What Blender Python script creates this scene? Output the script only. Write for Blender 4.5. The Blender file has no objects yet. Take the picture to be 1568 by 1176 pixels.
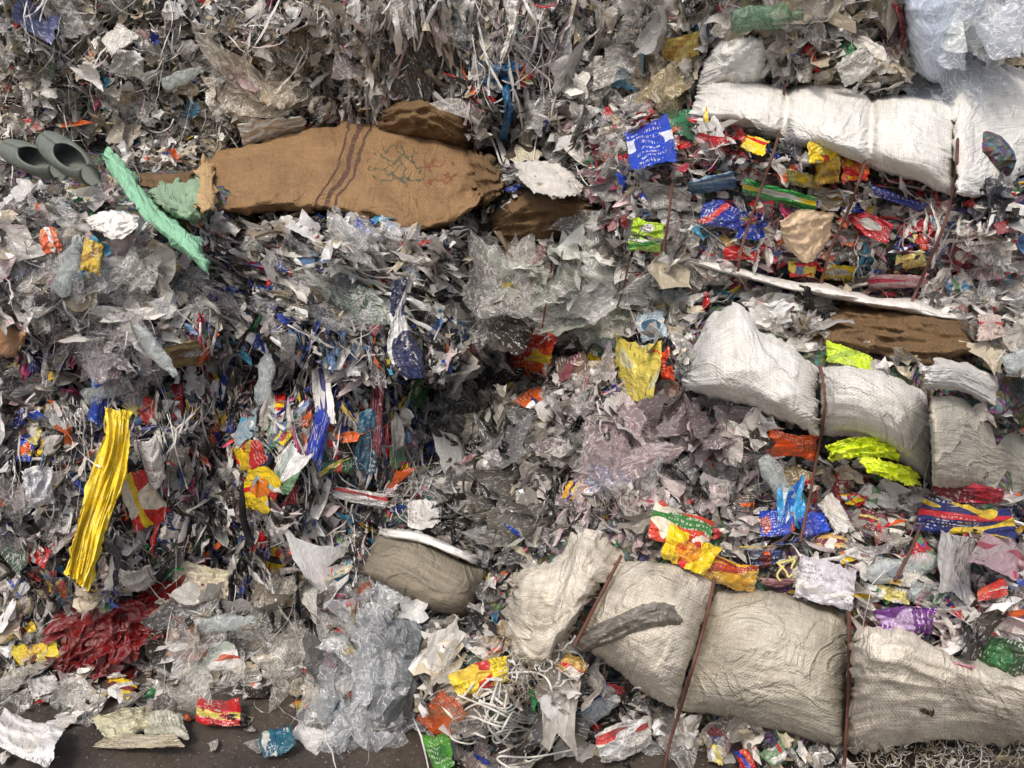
import bpy, math, random
import numpy as np
from mathutils import Vector, Matrix
rng=np.random.default_rng(7); random.seed(7)
scene=bpy.context.scene
F=1184.6; CX,CY=784.,588.
PT=math.radians(15); S,C=math.sin(PT),math.cos(PT)
CAM=np.array([0,0,1.9])
def ray(u,v):
    u=np.asarray(u,float); v=np.asarray(v,float)
    a=(u-CX)/F; b=(CY-v)/F
    return np.stack([a, C+b*S, -S+b*C],-1)
def proj(P):
    r=P-CAM
    f=r[...,1]*C-r[...,2]*S
    f=np.maximum(f,.05)
    b=(r[...,1]*S+r[...,2]*C)/f
    return CX+F*r[...,0]/f, CY-F*b, f
# ---------- noise
_T=rng.random((64,256,256)).astype(np.float32)
def vn(x,y,k=0):
    x=np.asarray(x,float);y=np.asarray(y,float)
    T=_T[k%64]; xi=np.floor(x).astype(int); yi=np.floor(y).astype(int)
    fx=x-xi; fy=y-yi; fx=fx*fx*(3-2*fx); fy=fy*fy*(3-2*fy)
    a=T[xi&255,yi&255];b=T[(xi+1)&255,yi&255];c=T[xi&255,(yi+1)&255];d=T[(xi+1)&255,(yi+1)&255]
    return ((a*(1-fx)+b*fx)*(1-fy)+(c*(1-fx)+d*fx)*fy)*2-1
# ---------- heap surface
BR=[(-80,300,330,600,2.98),(330,335,720,600,3.08),(-60,635,300,950,2.78),(290,635,610,950,2.85),
    (720,350,1050,550,3.25),(500,-60,930,230,3.95),(-60,-80,300,250,4.4),(290,-60,520,230,4.3),(950,170,1620,480,2.95),
    (1060,-80,1620,170,3.25),(1040,495,1640,950,2.5),(850,600,1080,820,2.75),
    (780,830,1640,1260,2.12),(480,890,670,1160,2.42),(545,815,750,940,2.62),(630,990,820,1240,2.22),
    (720,250,960,350,3.45),(-80,925,460,1030,2.74)]
BW=[]
for (u0,v0,u1,v1,yf) in BR:
    ra=ray(u0,v0); rb=ray(u1,v1)
    xa=ra[0]/ra[1]*yf; xb=rb[0]/rb[1]*yf
    za=1.9+ra[2]/ra[1]*yf; zb=1.9+rb[2]/rb[1]*yf
    BW.append(((xa+xb)/2,abs(xb-xa)/2,(za+zb)/2,abs(za-zb)/2,yf))
def sst(x,a,b):
    t=np.clip((x-a)/(b-a),0,1); return t*t*(3-2*t)
def Ysm(x,z):
    y=3.7+0.2*z+0.6*sst(z,1.8,2.2)*(1-sst(x,.3,.9))
    for xc,hx,zc,hz,yf in BW:
        q=np.minimum(np.abs((x-xc)/hx)**5+np.abs((z-zc)/hz)**5,40)
        y=np.minimum(y,yf+.42*q)
    return y
def Yf(x,z):
    n=.17*vn(x*2.3+9,z*2.6+5,1)+.10*vn(x*6,z*7,2)+.045*vn(x*15,z*17,3)
    return Ysm(x,z)+n
gu=np.arange(-240,1812,8.); gv=np.arange(-240,1420,8.)
GU,GV=np.meshgrid(gu,gv)
R_=ray(GU,GV); tm=np.full(GU.shape,7.)
done=np.zeros(GU.shape,bool)
for t in np.arange(1.6,6,.02):
    P=CAM+R_*t
    h=(P[...,1]>=Yf(P[...,0],P[...,2]))|(P[...,2]<=0)
    new=h&~done; tm[new]=t; done|=h
for _ in range(5):
    pd=np.pad(tm,1,mode='edge')
    tm=(pd[:-2,1:-1]+pd[2:,1:-1]+pd[1:-1,:-2]+pd[1:-1,2:]+2*tm)/6
def tmap(u,v):
    x=np.clip((np.asarray(u,float)+240)/8,0,len(gu)-1.01); y=np.clip((np.asarray(v,float)+240)/8,0,len(gv)-1.01)
    xi=x.astype(int); yi=y.astype(int); fx=x-xi; fy=y-yi
    return (tm[yi,xi]*(1-fx)+tm[yi,xi+1]*fx)*(1-fy)+(tm[yi+1,xi]*(1-fx)+tm[yi+1,xi+1]*fx)*fy
MS=np.zeros((500,600),bool)
def addmask(poly,sh=1.):
    p=np.array(poly,float); c0=p.mean(0); p=c0+(p-c0)*sh
    u0,v0=p.min(0)-4; u1,v1=p.max(0)+4
    iu=np.arange(max(0,int((u0+200)/4)),min(599,int((u1+200)/4)+1)); iv=np.arange(max(0,int((v0+200)/4)),min(499,int((v1+200)/4)+1))
    U,V=np.meshgrid(iu*4-200+2,iv*4-200+2)
    ins=np.zeros(U.shape,bool); j=len(p)-1
    for i in range(len(p)):
        xi,yi=p[i];xj,yj=p[j]
        c=((yi>V)!=(yj>V))&(U<(xj-xi)*(V-yi)/((yj-yi) if yj!=yi else 1e-9)+xi)
        ins^=c; j=i
    MS[np.ix_(iv,iu)]|=ins
def masked(u,v):
    iu=np.clip((u+200)/4,0,599).astype(int); iv=np.clip((v+200)/4,0,499).astype(int)
    return MS[iv,iu]
def maskedR(u,v,r):
    m=masked(u,v)
    for a in np.arange(0,6.28,6.283/8): m|=masked(u+r*np.cos(a),v+r*np.sin(a))
    return m
def lin(c):
    c=np.asarray(c,float)/255.
    return np.where(c<=.04045,c/12.92,((c+.055)/1.055)**2.4)
def L4(c): return tuple(float(x) for x in lin(c))+(1.,)
class M:
    def __init__(s,name):
        s.m=bpy.data.materials.new(name); s.m.use_nodes=True; s.t=s.m.node_tree; s.t.nodes.clear()
    def n(s,ty,ins=None,**kw):
        n=s.t.nodes.new(ty)
        for k,v in kw.items(): setattr(n,k,v)
        for k,v in (ins or {}).items():
            if isinstance(v,bpy.types.NodeSocket): s.t.links.new(v,n.inputs[k])
            else: n.inputs[k].default_value=v
        return n
    def attr(s,name): return s.n('ShaderNodeAttribute',attribute_name=name)
    def math(s,op,a,b=0.,c=0.,clamp=False): return s.n('ShaderNodeMath',{0:a,1:b,2:c},operation=op,use_clamp=clamp).outputs[0]
    def noise(s,vec,sc,det=3.,rough=.55,dist=0.): return s.n('ShaderNodeTexNoise',{'Vector':vec,'Scale':sc,'Detail':det,'Roughness':rough,'Distortion':dist}).outputs['Fac']
    def mix(s,f,a,b,bt='MIX'):
        n=s.n('ShaderNodeMix',data_type='RGBA',blend_type=bt)
        for i,v in ((0,f),(6,a),(7,b)):
            if isinstance(v,bpy.types.NodeSocket): s.t.links.new(v,n.inputs[i])
            else: n.inputs[i].default_value=v
        return n.outputs[2]
    def ramp(s,f,a,b,c=0.,d=1.): return s.n('ShaderNodeMapRange',{0:f,1:a,2:b,3:c,4:d}).outputs[0]
    def bump(s,h,st,d=.01): return s.n('ShaderNodeBump',{'Height':h,'Strength':st,'Distance':d}).outputs[0]
    def out(s,sh): s.n('ShaderNodeOutputMaterial',{'Surface':sh}); return s.m
    def pr(s,col,rough,bump=None,spec=.5,**k):
        d={'Base Color':col,'Roughness':rough,'Specular IOR Level':spec}
        if bump is not None: d['Normal']=bump
        d.update(k)
        return s.n('ShaderNodeBsdfPrincipled',d).outputs[0]
    def sep(s,v): return s.n('ShaderNodeSeparateXYZ',{0:v}).outputs
    def vmul(s,v,k): return s.n('ShaderNodeVectorMath',{0:v,1:k},operation='MULTIPLY').outputs[0]
    def vadd(s,v,k): return s.n('ShaderNodeVectorMath',{0:v,1:k},operation='ADD').outputs[0]
def mat_scrap():
    m=M('waste_plastic'); c1=m.attr('Col').outputs['Color']; c2=m.attr('Col2').outputs['Color']; v=m.attr('suv').outputs['Vector']
    f=m.ramp(m.noise(v,20.,1.),.55,.57); f2=m.ramp(m.noise(m.vmul(v,(1.,3.,1.)),60.,1.),.62,.64)
    c=m.mix(f,c1,c2); c=m.mix(m.math('MULTIPLY',f2,.4),c,(.7,.68,.65,1))
    g=m.n('ShaderNodeNewGeometry').outputs['Position']
    d=m.ramp(m.noise(g,7.,5.,.7),.48,.75)
    c=m.mix(m.math('MULTIPLY',d,.3),c,(.12,.10,.08,1))
    h=m.noise(v,30.,3.,.55,1.8)
    r=m.ramp(m.noise(v,9.,0.),.3,.7,.12,.45)
    p=m.pr(c,r,m.bump(h,.55,.016),.65)
    t=m.n('ShaderNodeBsdfTranslucent',{'Color':c}).outputs[0]
    return m.out(m.n('ShaderNodeMixShader',{0:.17,1:p,2:t}).outputs[0])
def mat_clear(name='clear_film',base=.30,gain=.45,rough=.12):
    m=M(name); c1=m.attr('Col').outputs['Color']; v=m.attr('suv').outputs['Vector']
    h=m.noise(v,18.,3.,.55,1.8)
    rid=m.math('ABSOLUTE',m.math('SUBTRACT',h,.5)); f=m.ramp(rid,.04,0.)
    c=m.mix(m.math('MULTIPLY',f,.7),c1,(.86,.85,.84,1))  # whitened wrinkle ridges: highlights painted into the film colour
    p=m.pr(c,rough,m.bump(h,.85,.022),.9)
    t=m.n('ShaderNodeBsdfTranslucent',{'Color':c}).outputs[0]
    p=m.n('ShaderNodeMixShader',{0:.2,1:p,2:t}).outputs[0]
    fac=m.math('MULTIPLY_ADD',f,gain,base,True)
    tr=m.n('ShaderNodeBsdfTransparent',{'Color':(.96,.96,.95,1)}).outputs[0]
    return m.out(m.n('ShaderNodeMixShader',{0:fac,1:tr,2:p}).outputs[0])
def mat_film(name,col,alpha=.8,rough=.2,dirt=.25):
    m=M(name); v=m.attr('suv').outputs['Vector']; c=L4(col)
    h=m.noise(v,13.,4.,.55,1.6)
    f=m.ramp(m.math('ABSOLUTE',m.math('SUBTRACT',h,.5)),.05,0.)
    cc=m.mix(m.math('MULTIPLY',f,.12),c,(.85,.86,.88,1))
    cc=m.mix(m.math('MULTIPLY',m.ramp(m.noise(v,5.,5.,.7),.45,.8),dirt),cc,(.12,.10,.08,1))
    p=m.pr(cc,rough,m.bump(h,.7,.025),.5)
    if alpha>=1:return m.out(p)
    tr=m.n('ShaderNodeBsdfTransparent').outputs[0]
    return m.out(m.n('ShaderNodeMixShader',{0:m.math('MULTIPLY_ADD',f,.25,alpha,True),1:tr,2:p}).outputs[0])
def mat_woven(name,col,dirtcol=(95,78,60),dirt=.5,weave=1.,stripes=False,rough=.65,sc=260.):
    m=M(name); v=m.attr('suv').outputs['Vector']; sr=m.attr('sr').outputs['Vector']
    x,y,z=m.sep(v)
    wob=m.noise(v,30.,2.)
    xx=m.math('MULTIPLY_ADD',wob,.012,x); yy=m.math('MULTIPLY_ADD',wob,.010,y)
    wx=m.math('SINE',m.math('MULTIPLY',xx,sc*2.)); wy=m.math('SINE',m.math('MULTIPLY',yy,sc*2.))
    w=m.math('MULTIPLY_ADD',m.math('MULTIPLY',wx,wy),.25,.5)
    thr=m.noise(m.vmul(v,(4.,90.,1.)),3.,3.)
    thr2=m.noise(m.vmul(v,(90.,4.,1.)),3.,3.)
    th=m.math('ADD',thr,thr2)
    c0=lin(col)
    c=m.mix(m.ramp(th,.75,1.25),tuple(c0*.78)+(1,),tuple(np.minimum(c0*1.12,.88))+(1,))
    c=m.mix(m.math('MULTIPLY',m.ramp(w,.5,.2),.3*weave),c,tuple(c0*.4)+(1,))
    if stripes:
        sx,sy,_=m.sep(sr)
        lw=m.noise(v,4.,2.)
        sxx=m.math('MULTIPLY_ADD',lw,.09,m.math('MULTIPLY_ADD',sy,.15,m.math('MULTIPLY_ADD',wob,.01,sx)))
        for a,wd in ((.57,.005),(.605,.009),(.635,.005)):
            d=m.math('ABSOLUTE',m.math('SUBTRACT',sxx,a)); k=m.math('LESS_THAN',d,wd)
            k=m.math('MULTIPLY',k,m.math('MULTIPLY_ADD',m.ramp(thr,.35,.55),.5,.35))
            c=m.mix(k,c,L4((58,36,46)))
        nn=m.noise(v,19.,1.5,.5,.4)
        dy=m.math('SUBTRACT',sy,.42)
        for a,lim,off,cc,km in ((.655,.42,.5,(30,74,60),42.),(.80,.26,.44,(110,50,40),60.)):
            dx=m.math('SUBTRACT',sx,a)
            rr=m.math('ADD',m.math('MULTIPLY',m.math('MULTIPLY',dx,dx),km),m.math('MULTIPLY',m.math('MULTIPLY',dy,dy),10.))
            inn=m.math('LESS_THAN',rr,lim)
            k=m.math('LESS_THAN',m.math('ABSOLUTE',m.math('SUBTRACT',nn,off)),.035)
            k=m.math('MULTIPLY',k,m.ramp(th,.8,1.1,.1,.9))
            c=m.mix(m.math('MULTIPLY',k,inn),c,L4(cc))
    dn=m.ramp(m.noise(v,6.,6.,.7),.42,.72)
    c=m.mix(m.math('MULTIPLY',dn,dirt),c,L4(dirtcol))
    sp=m.ramp(m.noise(v,60.,4.,.7),.66,.74)
    c=m.mix(m.math('MULTIPLY',sp,dirt),c,tuple(lin(dirtcol)*.5)+(1,))
    h=m.math('MULTIPLY_ADD',th,.6,m.math('MULTIPLY',w,.5*weave))
    cr=m.math('ABSOLUTE',m.math('SUBTRACT',m.noise(v,5.,4.,.5,1.2),.5))
    h2=m.math('MULTIPLY_ADD',m.noise(v,9.,5.,.55,1.),4.,h)
    h2=m.math('MULTIPLY_ADD',m.ramp(cr,0.,.06),1.6,h2)
    h2=m.math('MULTIPLY_ADD',m.noise(m.vmul(v,(1.,5.,1.)),7.,3.,.5,.5),2.5,h2)
    return m.out(m.pr(c,rough,m.bump(h2,.6,.007),.3))
def mat_packet(name,c1,c2,c3,seed=0.,rough=.22):
    m=M(name); v=m.attr('suv').outputs['Vector']; sr=m.attr('sr').outputs['Vector']
    si=int(seed)
    g_=lambda c:tuple(np.array(c)*.9+14)
    c1,c2,c3=g_(c1),g_(c2),g_(c3)
    x,y,_=m.sep(sr)
    if si%2: x,y=y,x
    so=m.vadd(sr,(seed,seed*2.3,1.))
    n1=m.noise(so,2.,1.)
    yy=m.math('MULTIPLY_ADD',n1,.3,y); xx=m.math('MULTIPLY_ADD',n1,.25,x)
    k=m.math('LESS_THAN',m.math('ABSOLUTE',m.math('SUBTRACT',yy,.3+.5*((seed*.37)%1))),.06+.08*((seed*.61)%1))
    c=m.mix(k,L4(c1),L4(c2))
    if si%3==0:
        k=m.math('LESS_THAN',m.math('ADD',m.math('POWER',m.math('ABSOLUTE',m.math('MULTIPLY',m.math('SUBTRACT',xx,.6),2.2)),2.),m.math('POWER',m.math('ABSOLUTE',m.math('MULTIPLY',m.math('SUBTRACT',yy,.62),3.2)),2.)),.5)
    elif si%3==1:
        k=m.math('LESS_THAN',m.math('ABSOLUTE',m.math('SUBTRACT',m.math('MULTIPLY_ADD',xx,.7,yy),.95)),.14)
    else:
        k=m.math('GREATER_THAN',m.noise(so,1.9,.3,.5,.6),.56)
    c=m.mix(k,c,L4(c3))
    bx=m.noise(m.vmul(so,(34.,9.,1.)),1.,0.)
    ln=m.math('GREATER_THAN',m.math('SINE',m.math('MULTIPLY',yy,55.+seed%20)),.1)
    rg=m.math('GREATER_THAN',m.noise(so,1.8,0.),.54)
    k=m.math('MULTIPLY',m.math('MULTIPLY',m.math('GREATER_THAN',bx,.52),ln),rg)
    c=m.mix(m.math('MULTIPLY',k,.6),c,L4((225,222,215) if sum(c1)<420 else (70,60,60)))
    c=m.mix(m.math('MULTIPLY',m.ramp(m.noise(v,14.,5.,.7),.42,.75),.38),c,(.14,.12,.10,1))
    h=m.noise(v,24.,3.,.55,1.3)
    return m.out(m.pr(c,rough,m.bump(h,.85,.022),.6))
SCR=mat_scrap(); CLR=mat_clear()
def mat_plain(name,col,rough=.6,nsc=20.,var=.35,bs=.5):
    m=M(name); g=m.n('ShaderNodeNewGeometry').outputs['Position']
    c=lin(col); n=m.noise(g,nsc,5.,.65)
    cc=m.mix(m.ramp(n,.3,.75),tuple(c*(1-var))+(1,),tuple(np.minimum(c*(1+var),.9))+(1,))
    return m.out(m.pr(cc,rough,m.bump(n,bs,.01),.4))
def mkmesh(name,V,Q,mat,attrs=None,smooth=False,parent=None):
    me=bpy.data.meshes.new(name); V=np.ascontiguousarray(V.reshape(-1,3),dtype=np.float32); Q=np.ascontiguousarray(Q.reshape(-1,4),dtype=np.int32)
    me.vertices.add(len(V)); me.vertices.foreach_set('co',V.ravel())
    me.loops.add(Q.size); me.loops.foreach_set('vertex_index',Q.ravel())
    me.polygons.add(len(Q)); me.polygons.foreach_set('loop_start',np.arange(0,Q.size,4,dtype=np.int32))
    me.polygons.foreach_set('loop_total',np.full(len(Q),4,dtype=np.int32))
    me.polygons.foreach_set('use_smooth',np.full(len(Q),smooth,dtype=bool))
    for k,(ty,a) in (attrs or {}).items():
        at=me.attributes.new(k,ty,'POINT')
        a=np.ascontiguousarray(a,dtype=np.float32)
        at.data.foreach_set('color' if ty=='FLOAT_COLOR' else 'vector',a.ravel())
    me.update(); me.validate()
    me.materials.append(mat)
    o=bpy.data.objects.new(name,me); scene.collection.objects.link(o)
    if parent: o.parent=parent
    return o
def gridq(n,m):
    i,j=np.meshgrid(np.arange(n-1),np.arange(m-1),indexing='ij')
    a=i*m+j
    return np.stack([a,a+m,a+m+1,a+1],-1).reshape(-1,4)
def empty(name):
    e=bpy.data.objects.new(name,None); scene.collection.objects.link(e); return e
def resample(p,n):
    p=np.array(p,float)
    q=np.vstack([2*p[0]-p[1],p,2*p[-1]-p[-2]]); out=[]
    for i in range(1,len(q)-2):
        for t in np.linspace(0,1,12,endpoint=False):
            a,b,c,d=q[i-1],q[i],q[i+1],q[i+2]
            out.append(.5*((2*b)+(c-a)*t+(2*a-5*b+4*c-d)*t*t+(3*b-a-3*c+d)*t**3))
    out.append(p[-1]); o=np.array(out)
    d=np.r_[0,np.cumsum(np.hypot(*np.diff(o,axis=0).T))]; s=np.linspace(0,d[-1],n)
    return np.stack([np.interp(s,d,o[:,0]),np.interp(s,d,o[:,1])],-1)
SEED=[0]
def patch(name,top,bot,mat,n=(36,26),bulge=.05,wr=.012,wf=(5,5),pinch=(),rag=2.,lift=.03,pw=5,mask=True,parent=None,sharp=.8,smooth=True,free=False,tilt=(0,0),msh=1.,pinw=.02,kwr=.8,hf=.8):
    SEED[0]+=1; sd=SEED[0]*3.7
    nu,nv=n
    T=resample(top,nu); B=resample(bot,nu)
    if mask:addmask(list(T)+list(B[::-1]),msh)
    r=np.linspace(0,1,nv)[None,:,None]; s1=np.linspace(0,1,nu)
    G=T[:,None,:]*(1-r)+B[:,None,:]*r
    s,rr=np.meshgrid(s1,np.linspace(0,1,nv),indexing='ij')
    ed=np.clip(1-np.minimum(np.minimum(s,1-s),np.minimum(rr,1-rr))*8,0,1)
    for c in (0,1):
        G[...,c]+=rag*ed*(hf*1.2*vn(s*14+sd,rr*14,5+c)+hf*vn(s*35+sd,rr*35,8+c))+rag*1.2*vn(s*2.5+sd,rr*2.5,30+c)*ed
    u,v=G[...,0],G[...,1]
    ts=tmap(u,v)
    A=np.stack([np.ones_like(s),s,rr],-1).reshape(-1,3)
    k,_,_,_=np.linalg.lstsq(A,ts.ravel(),rcond=None)
    tf=(A@k).reshape(s.shape)
    l0=min(max(np.percentile(tf-ts,85),0),.14)
    tf=tf-l0-lift+tilt[0]*(s-.5)+tilt[1]*(rr-.5)
    prof=(1-np.abs(2*s-1)**pw)*(1-np.abs(2*rr-1)**pw)
    prof=np.clip(prof,0,1)**.6
    pin=np.zeros_like(s)
    for pc in pinch: pin+=np.exp(-((s-pc)/pinw)**2)*.9+np.exp(-((s-pc)/(pinw*4))**2)*.5
    Wm=np.hypot(*(T[-1]-T[0]))/F*ts.mean(); Hm=np.hypot(*(B[nu//2]-T[nu//2]))/F*ts.mean()
    dm=(1-(2*rr-1)**2)*.6+(1-(2*s-1)**2)*.4
    def rd(a,b,k_):
        q=vn(a,b,k_); return 1-2*np.abs(q)**sharp
    wx,wy=wf
    w=rd(s*wx+sd+.6*vn(s*3,rr*3+sd,11)+rr*.8,rr*wy+sd+s*.7,12)+.5*rd(s*wx*2.1+rr*1.5+sd,rr*wy*2.2-s,13)+.25*vn(s*wx*5,rr*wy*5+sd,14)
    off=bulge*dm+kwr*wr*w-bulge*pin*.6
    if free: t=tf-off+.006*(1-prof)
    else:
        ta=np.minimum(ts+.05,tf+.18)
        t=ta*(1-prof)+(tf-off)*prof
    P=CAM+ray(u,v)*t[...,None]
    suv=np.stack([s*Wm+sd,rr*Hm+sd*.5,np.full_like(s,sd)],-1)
    srr=np.stack([s,rr,np.zeros_like(s)],-1)
    return mkmesh(name,P,gridq(nu,nv),mat,{'suv':('FLOAT_VECTOR',suv),'sr':('FLOAT_VECTOR',srr)},smooth,parent)
def tube(name,pts,rad,mat,lift=.06,parent=None,nseg=6,flat=1.,res=None):
    p=resample(pts,res or max(12,len(pts)*8)); t=tmap(p[:,0],p[:,1])-lift
    P=CAM+ray(p[:,0],p[:,1])*t[:,None]
    for _ in range(4): P[1:-1]=(P[:-2]+P[2:]+2*P[1:-1])/4
    d=np.gradient(P,axis=0); d/=np.linalg.norm(d,axis=1)[:,None]+1e-9
    ref=np.array([0.3,-1,.2]); a=np.cross(d,ref); a/=np.linalg.norm(a,axis=1)[:,None]+1e-9; b=np.cross(d,a)
    an=np.linspace(0,2*np.pi,nseg+1)
    V=P[:,None,:]+rad*(np.cos(an)[None,:,None]*a[:,None,:]+flat*np.sin(an)[None,:,None]*b[:,None,:])
    return mkmesh(name,V,gridq(len(P),nseg+1),mat,None,True,parent)
def packet(name,cx,cy,w,h,ang,c1,c2,c3,lift=.08,mask=True):
    a=math.radians(ang); ca,sa=math.cos(a),math.sin(a)
    def q(x,y): return (cx+x*ca+y*sa,cy-x*sa+y*ca)
    j=lambda:random.uniform(-.12,.12)
    T=[q((-.5+j())*w,(-.5+j())*h),q(j()*w,(-.5+j())*h),q((.5+j())*w,(-.5+j())*h)]
    B=[q((-.5+j())*w,(.5+j())*h),q(j()*w,(.5+j())*h),q((.5+j())*w,(.5+j())*h)]
    sz=math.sqrt(w*h)/F*2.8
    return patch(name,T,B,mat_packet(name+'_print',c1,c2,c3,float(SEED[0]+1)),n=(26,22),bulge=.10*sz,wr=.09*sz,wf=(2.4,2.4),rag=min(3.,.06*min(w,h)+.6),hf=.35,lift=lift,pw=10,mask=mask,msh=.78,sharp=.8,free=True,tilt=(random.uniform(-.5,.5)*sz,random.uniform(-.2,.5)*sz),kwr=1.)

W_=mat_woven('white_woven',(238,235,226),dirt=.28)
W2=mat_woven('white_woven_soiled',(228,220,204),dirt=.65)
W3=mat_woven('grey_woven',(200,194,178),dirt=.4)
BU=mat_woven('burlap',(148,118,84),dirtcol=(84,62,42),dirt=.5,weave=1.3,stripes=True,rough=.9,sc=170.)
BU2=mat_woven('burlap_plain',(120,96,68),dirtcol=(62,46,32),dirt=.5,weave=1.3,rough=.9,sc=170.)
MINT=mat_woven('mint_woven',(150,205,170),dirtcol=(90,120,95),dirt=.3)
MINT2=mat_woven('pale_mint_woven',(150,180,150),dirtcol=(110,110,90),dirt=.4)
FW=mat_film('white_film',(228,225,219),.92,.35)
FB=mat_film('bluish_film',(112,118,122),.75,.25,.3)
FG=mat_film('grey_film',(112,107,98),.9,.35)
FBK=mat_film('black_film',(34,34,38),1.,.3,.1)
FR=mat_film('maroon_film',(108,16,16),1.,.3,.1)
STR=mat_plain('rusty_strap',(96,62,52),.7)
STR2=mat_plain('white_cord',(215,211,202),.5)

e=empty('burlap_sack')
patch('body',[(308,244),(345,232),(400,214),(470,202),(540,194),(600,188),(660,192),(712,212),(745,250)],[(312,320),(360,324),(440,322),(520,330),(600,344),(655,356),(690,344),(722,322),(742,298)],BU,n=(130,66),bulge=.13,wr=.040,wf=(7,3.),rag=6,lift=.12,parent=e,kwr=1,pw=9)
patch('neck',[(585,170),(620,154),(665,156),(712,186)],[(575,205),(620,215),(670,222),(722,235)],BU2,bulge=.06,wr=.035,lift=.08,parent=e,rag=6)
patch('tail',[(690,215),(730,225),(770,262)],[(700,320),(735,318),(765,300)],BU2,n=(40,40),bulge=.05,wr=.05,wf=(3,4),lift=.10,parent=e,rag=8)
patch('hem',[(302,246),(314,242),(328,244)],[(304,320),(316,324),(332,327)],mat_woven('frayed_hem',(195,165,120),dirt=.2),n=(12,30),bulge=.02,wr=.015,rag=6,lift=.20,parent=e,mask=False)
patch('burlap_sack',[(750,335),(790,305),(850,298),(905,318)],[(742,366),(800,374),(850,368),(908,345)],BU2,bulge=.05,wr=.035,lift=.04,rag=6)
patch('burlap_sack',[(1262,458),(1350,468),(1430,474),(1505,492)],[(1225,522),(1330,542),(1420,556),(1500,535)],BU2,bulge=.05,wr=.04,lift=.02,rag=6,msh=.7)
patch('burlap_sack',[(200,268),(260,262),(300,262)],[(215,285),(260,290),(306,300)],BU2,bulge=.03,wr=.03,lift=.02,rag=6)
patch('woven_mint_bag',[(160,226),(200,262),(235,310),(280,345),(308,368)],[(158,248),(185,292),(225,338),(270,378),(318,420)],MINT,n=(60,20),bulge=.03,wr=.02,wf=(2,4),lift=.12,rag=4)
patch('woven_mint_bag',[(222,284),(260,278),(300,272),(318,282)],[(240,312),(270,332),(300,338),(320,330)],MINT2,bulge=.03,wr=.03,lift=.08,rag=5)

e=empty('woven_sack_bale')
patch('wrap',[(1072,112),(1130,116),(1203,126),(1265,124),(1335,144),(1400,146),(1466,160)],[(1056,184),(1120,192),(1196,220),(1258,232),(1325,256),(1400,276),(1465,304)],W_,n=(130,40),bulge=.15,wr=.010,wf=(9,2),pinch=(.345,.67),pinw=.016,lift=.08,parent=e,rag=3)
patch('flap',[(1095,60),(1130,50),(1178,52)],[(1062,150),(1110,146),(1170,130)],W_,bulge=.04,wr=.02,lift=.07,parent=e,rag=5)
patch('loose_sheet',[(1458,140),(1478,88),(1510,75),(1568,100),(1640,125)],[(1462,296),(1490,302),(1530,290),(1568,268),(1640,255)],W_,n=(60,50),bulge=.08,wr=.014,wf=(3,2),lift=.10,parent=e,rag=5)
for p in ([(1203,126),(1196,170),(1190,215),(1165,290),(1138,370),(1130,415)],[(1337,146),(1334,200),(1325,246),(1300,320),(1272,380),(1256,440)],[(1466,160),(1466,230),(1460,292),(1440,360),(1395,465)],[(1030,280),(1024,330),(1016,385)]):
    tube('strap',p,.0055,STR,.16,e)
patch('bale_lip_film',[(1030,388),(1130,408),(1200,428),(1260,436),(1330,452),(1400,460),(1460,478),(1520,470)],[(1030,398),(1130,425),(1200,444),(1260,455),(1330,468),(1400,480),(1460,492),(1525,482)],FW,n=(80,12),bulge=.03,wr=.02,wf=(14,2),lift=.05,rag=5,msh=.6)

e=empty('woven_sack_bale')
patch('wrap_1',[(1062,540),(1088,488),(1130,460),(1170,505),(1225,530),(1257,562)],[(1044,602),(1090,612),(1150,622),(1200,645),(1252,668)],W_,n=(70,54),bulge=.13,wr=.012,wf=(3,2.),lift=.08,rag=5,parent=e)
patch('wrap_2',[(1255,560),(1300,556),(1350,568),(1395,588),(1421,604)],[(1254,670),(1300,670),(1350,688),(1400,722),(1426,744)],W_,n=(60,50),bulge=.13,wr=.007,wf=(2,3),lift=.08,parent=e)
patch('wrap_3',[(1421,604),(1470,612),(1520,640),(1600,690)],[(1430,744),(1480,748),(1530,752),(1610,765)],W3,n=(60,50),bulge=.12,wr=.008,wf=(2,3),lift=.07,parent=e)
for p in ([(1256,560),(1264,610),(1256,672),(1240,760),(1225,830)],[(1421,602),(1430,670),(1428,745),(1400,830),(1370,890)]):
    tube('strap',p,.005,STR,.11,e)
patch('white_plastic_sheet',[(1405,562),(1460,552),(1520,568),(1640,585)],[(1412,592),(1470,600),(1530,632),(1640,690)],FW,bulge=.04,wr=.018,lift=.14,rag=6,n=(50,40))

e=empty('woven_sack_bale')
patch('torn_wrap',[(780,884),(820,858),(868,838),(895,802),(925,828),(952,850)],[(772,962),(790,1005),(812,1032),(835,1030),(848,1005),(880,960)],W2,n=(70,60),bulge=.07,wr=.035,wf=(3,3),rag=9,lift=.09,parent=e)
patch('wrap_1',[(948,858),(1000,858),(1050,868),(1093,888)],[(880,985),(930,1020),(980,1055),(1036,1088)],W2,n=(60,50),bulge=.10,wr=.010,wf=(3,3),lift=.07,parent=e)
patch('wrap_2',[(1092,902),(1150,906),(1220,915),(1298,938)],[(1038,1088),(1110,1098),(1200,1122),(1294,1152)],W3,n=(70,60),bulge=.14,wr=.010,wf=(2.5,3),lift=.08,parent=e)
patch('wrap_3',[(1300,962),(1380,972),(1470,1008),(1620,1050)],[(1296,1152),(1380,1140),(1480,1132),(1620,1150)],W2,n=(70,50),bulge=.10,wr=.022,wf=(3,3),rag=8,lift=.07,parent=e)
for p in ([(1094,886),(1078,960),(1042,1085),(1022,1150),(1010,1230)],[(1300,936),(1300,1040),(1294,1152),(1288,1220)],[(952,850),(910,930),(880,988)]):
    tube('strap',p,.006,STR,.13,e)
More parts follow.
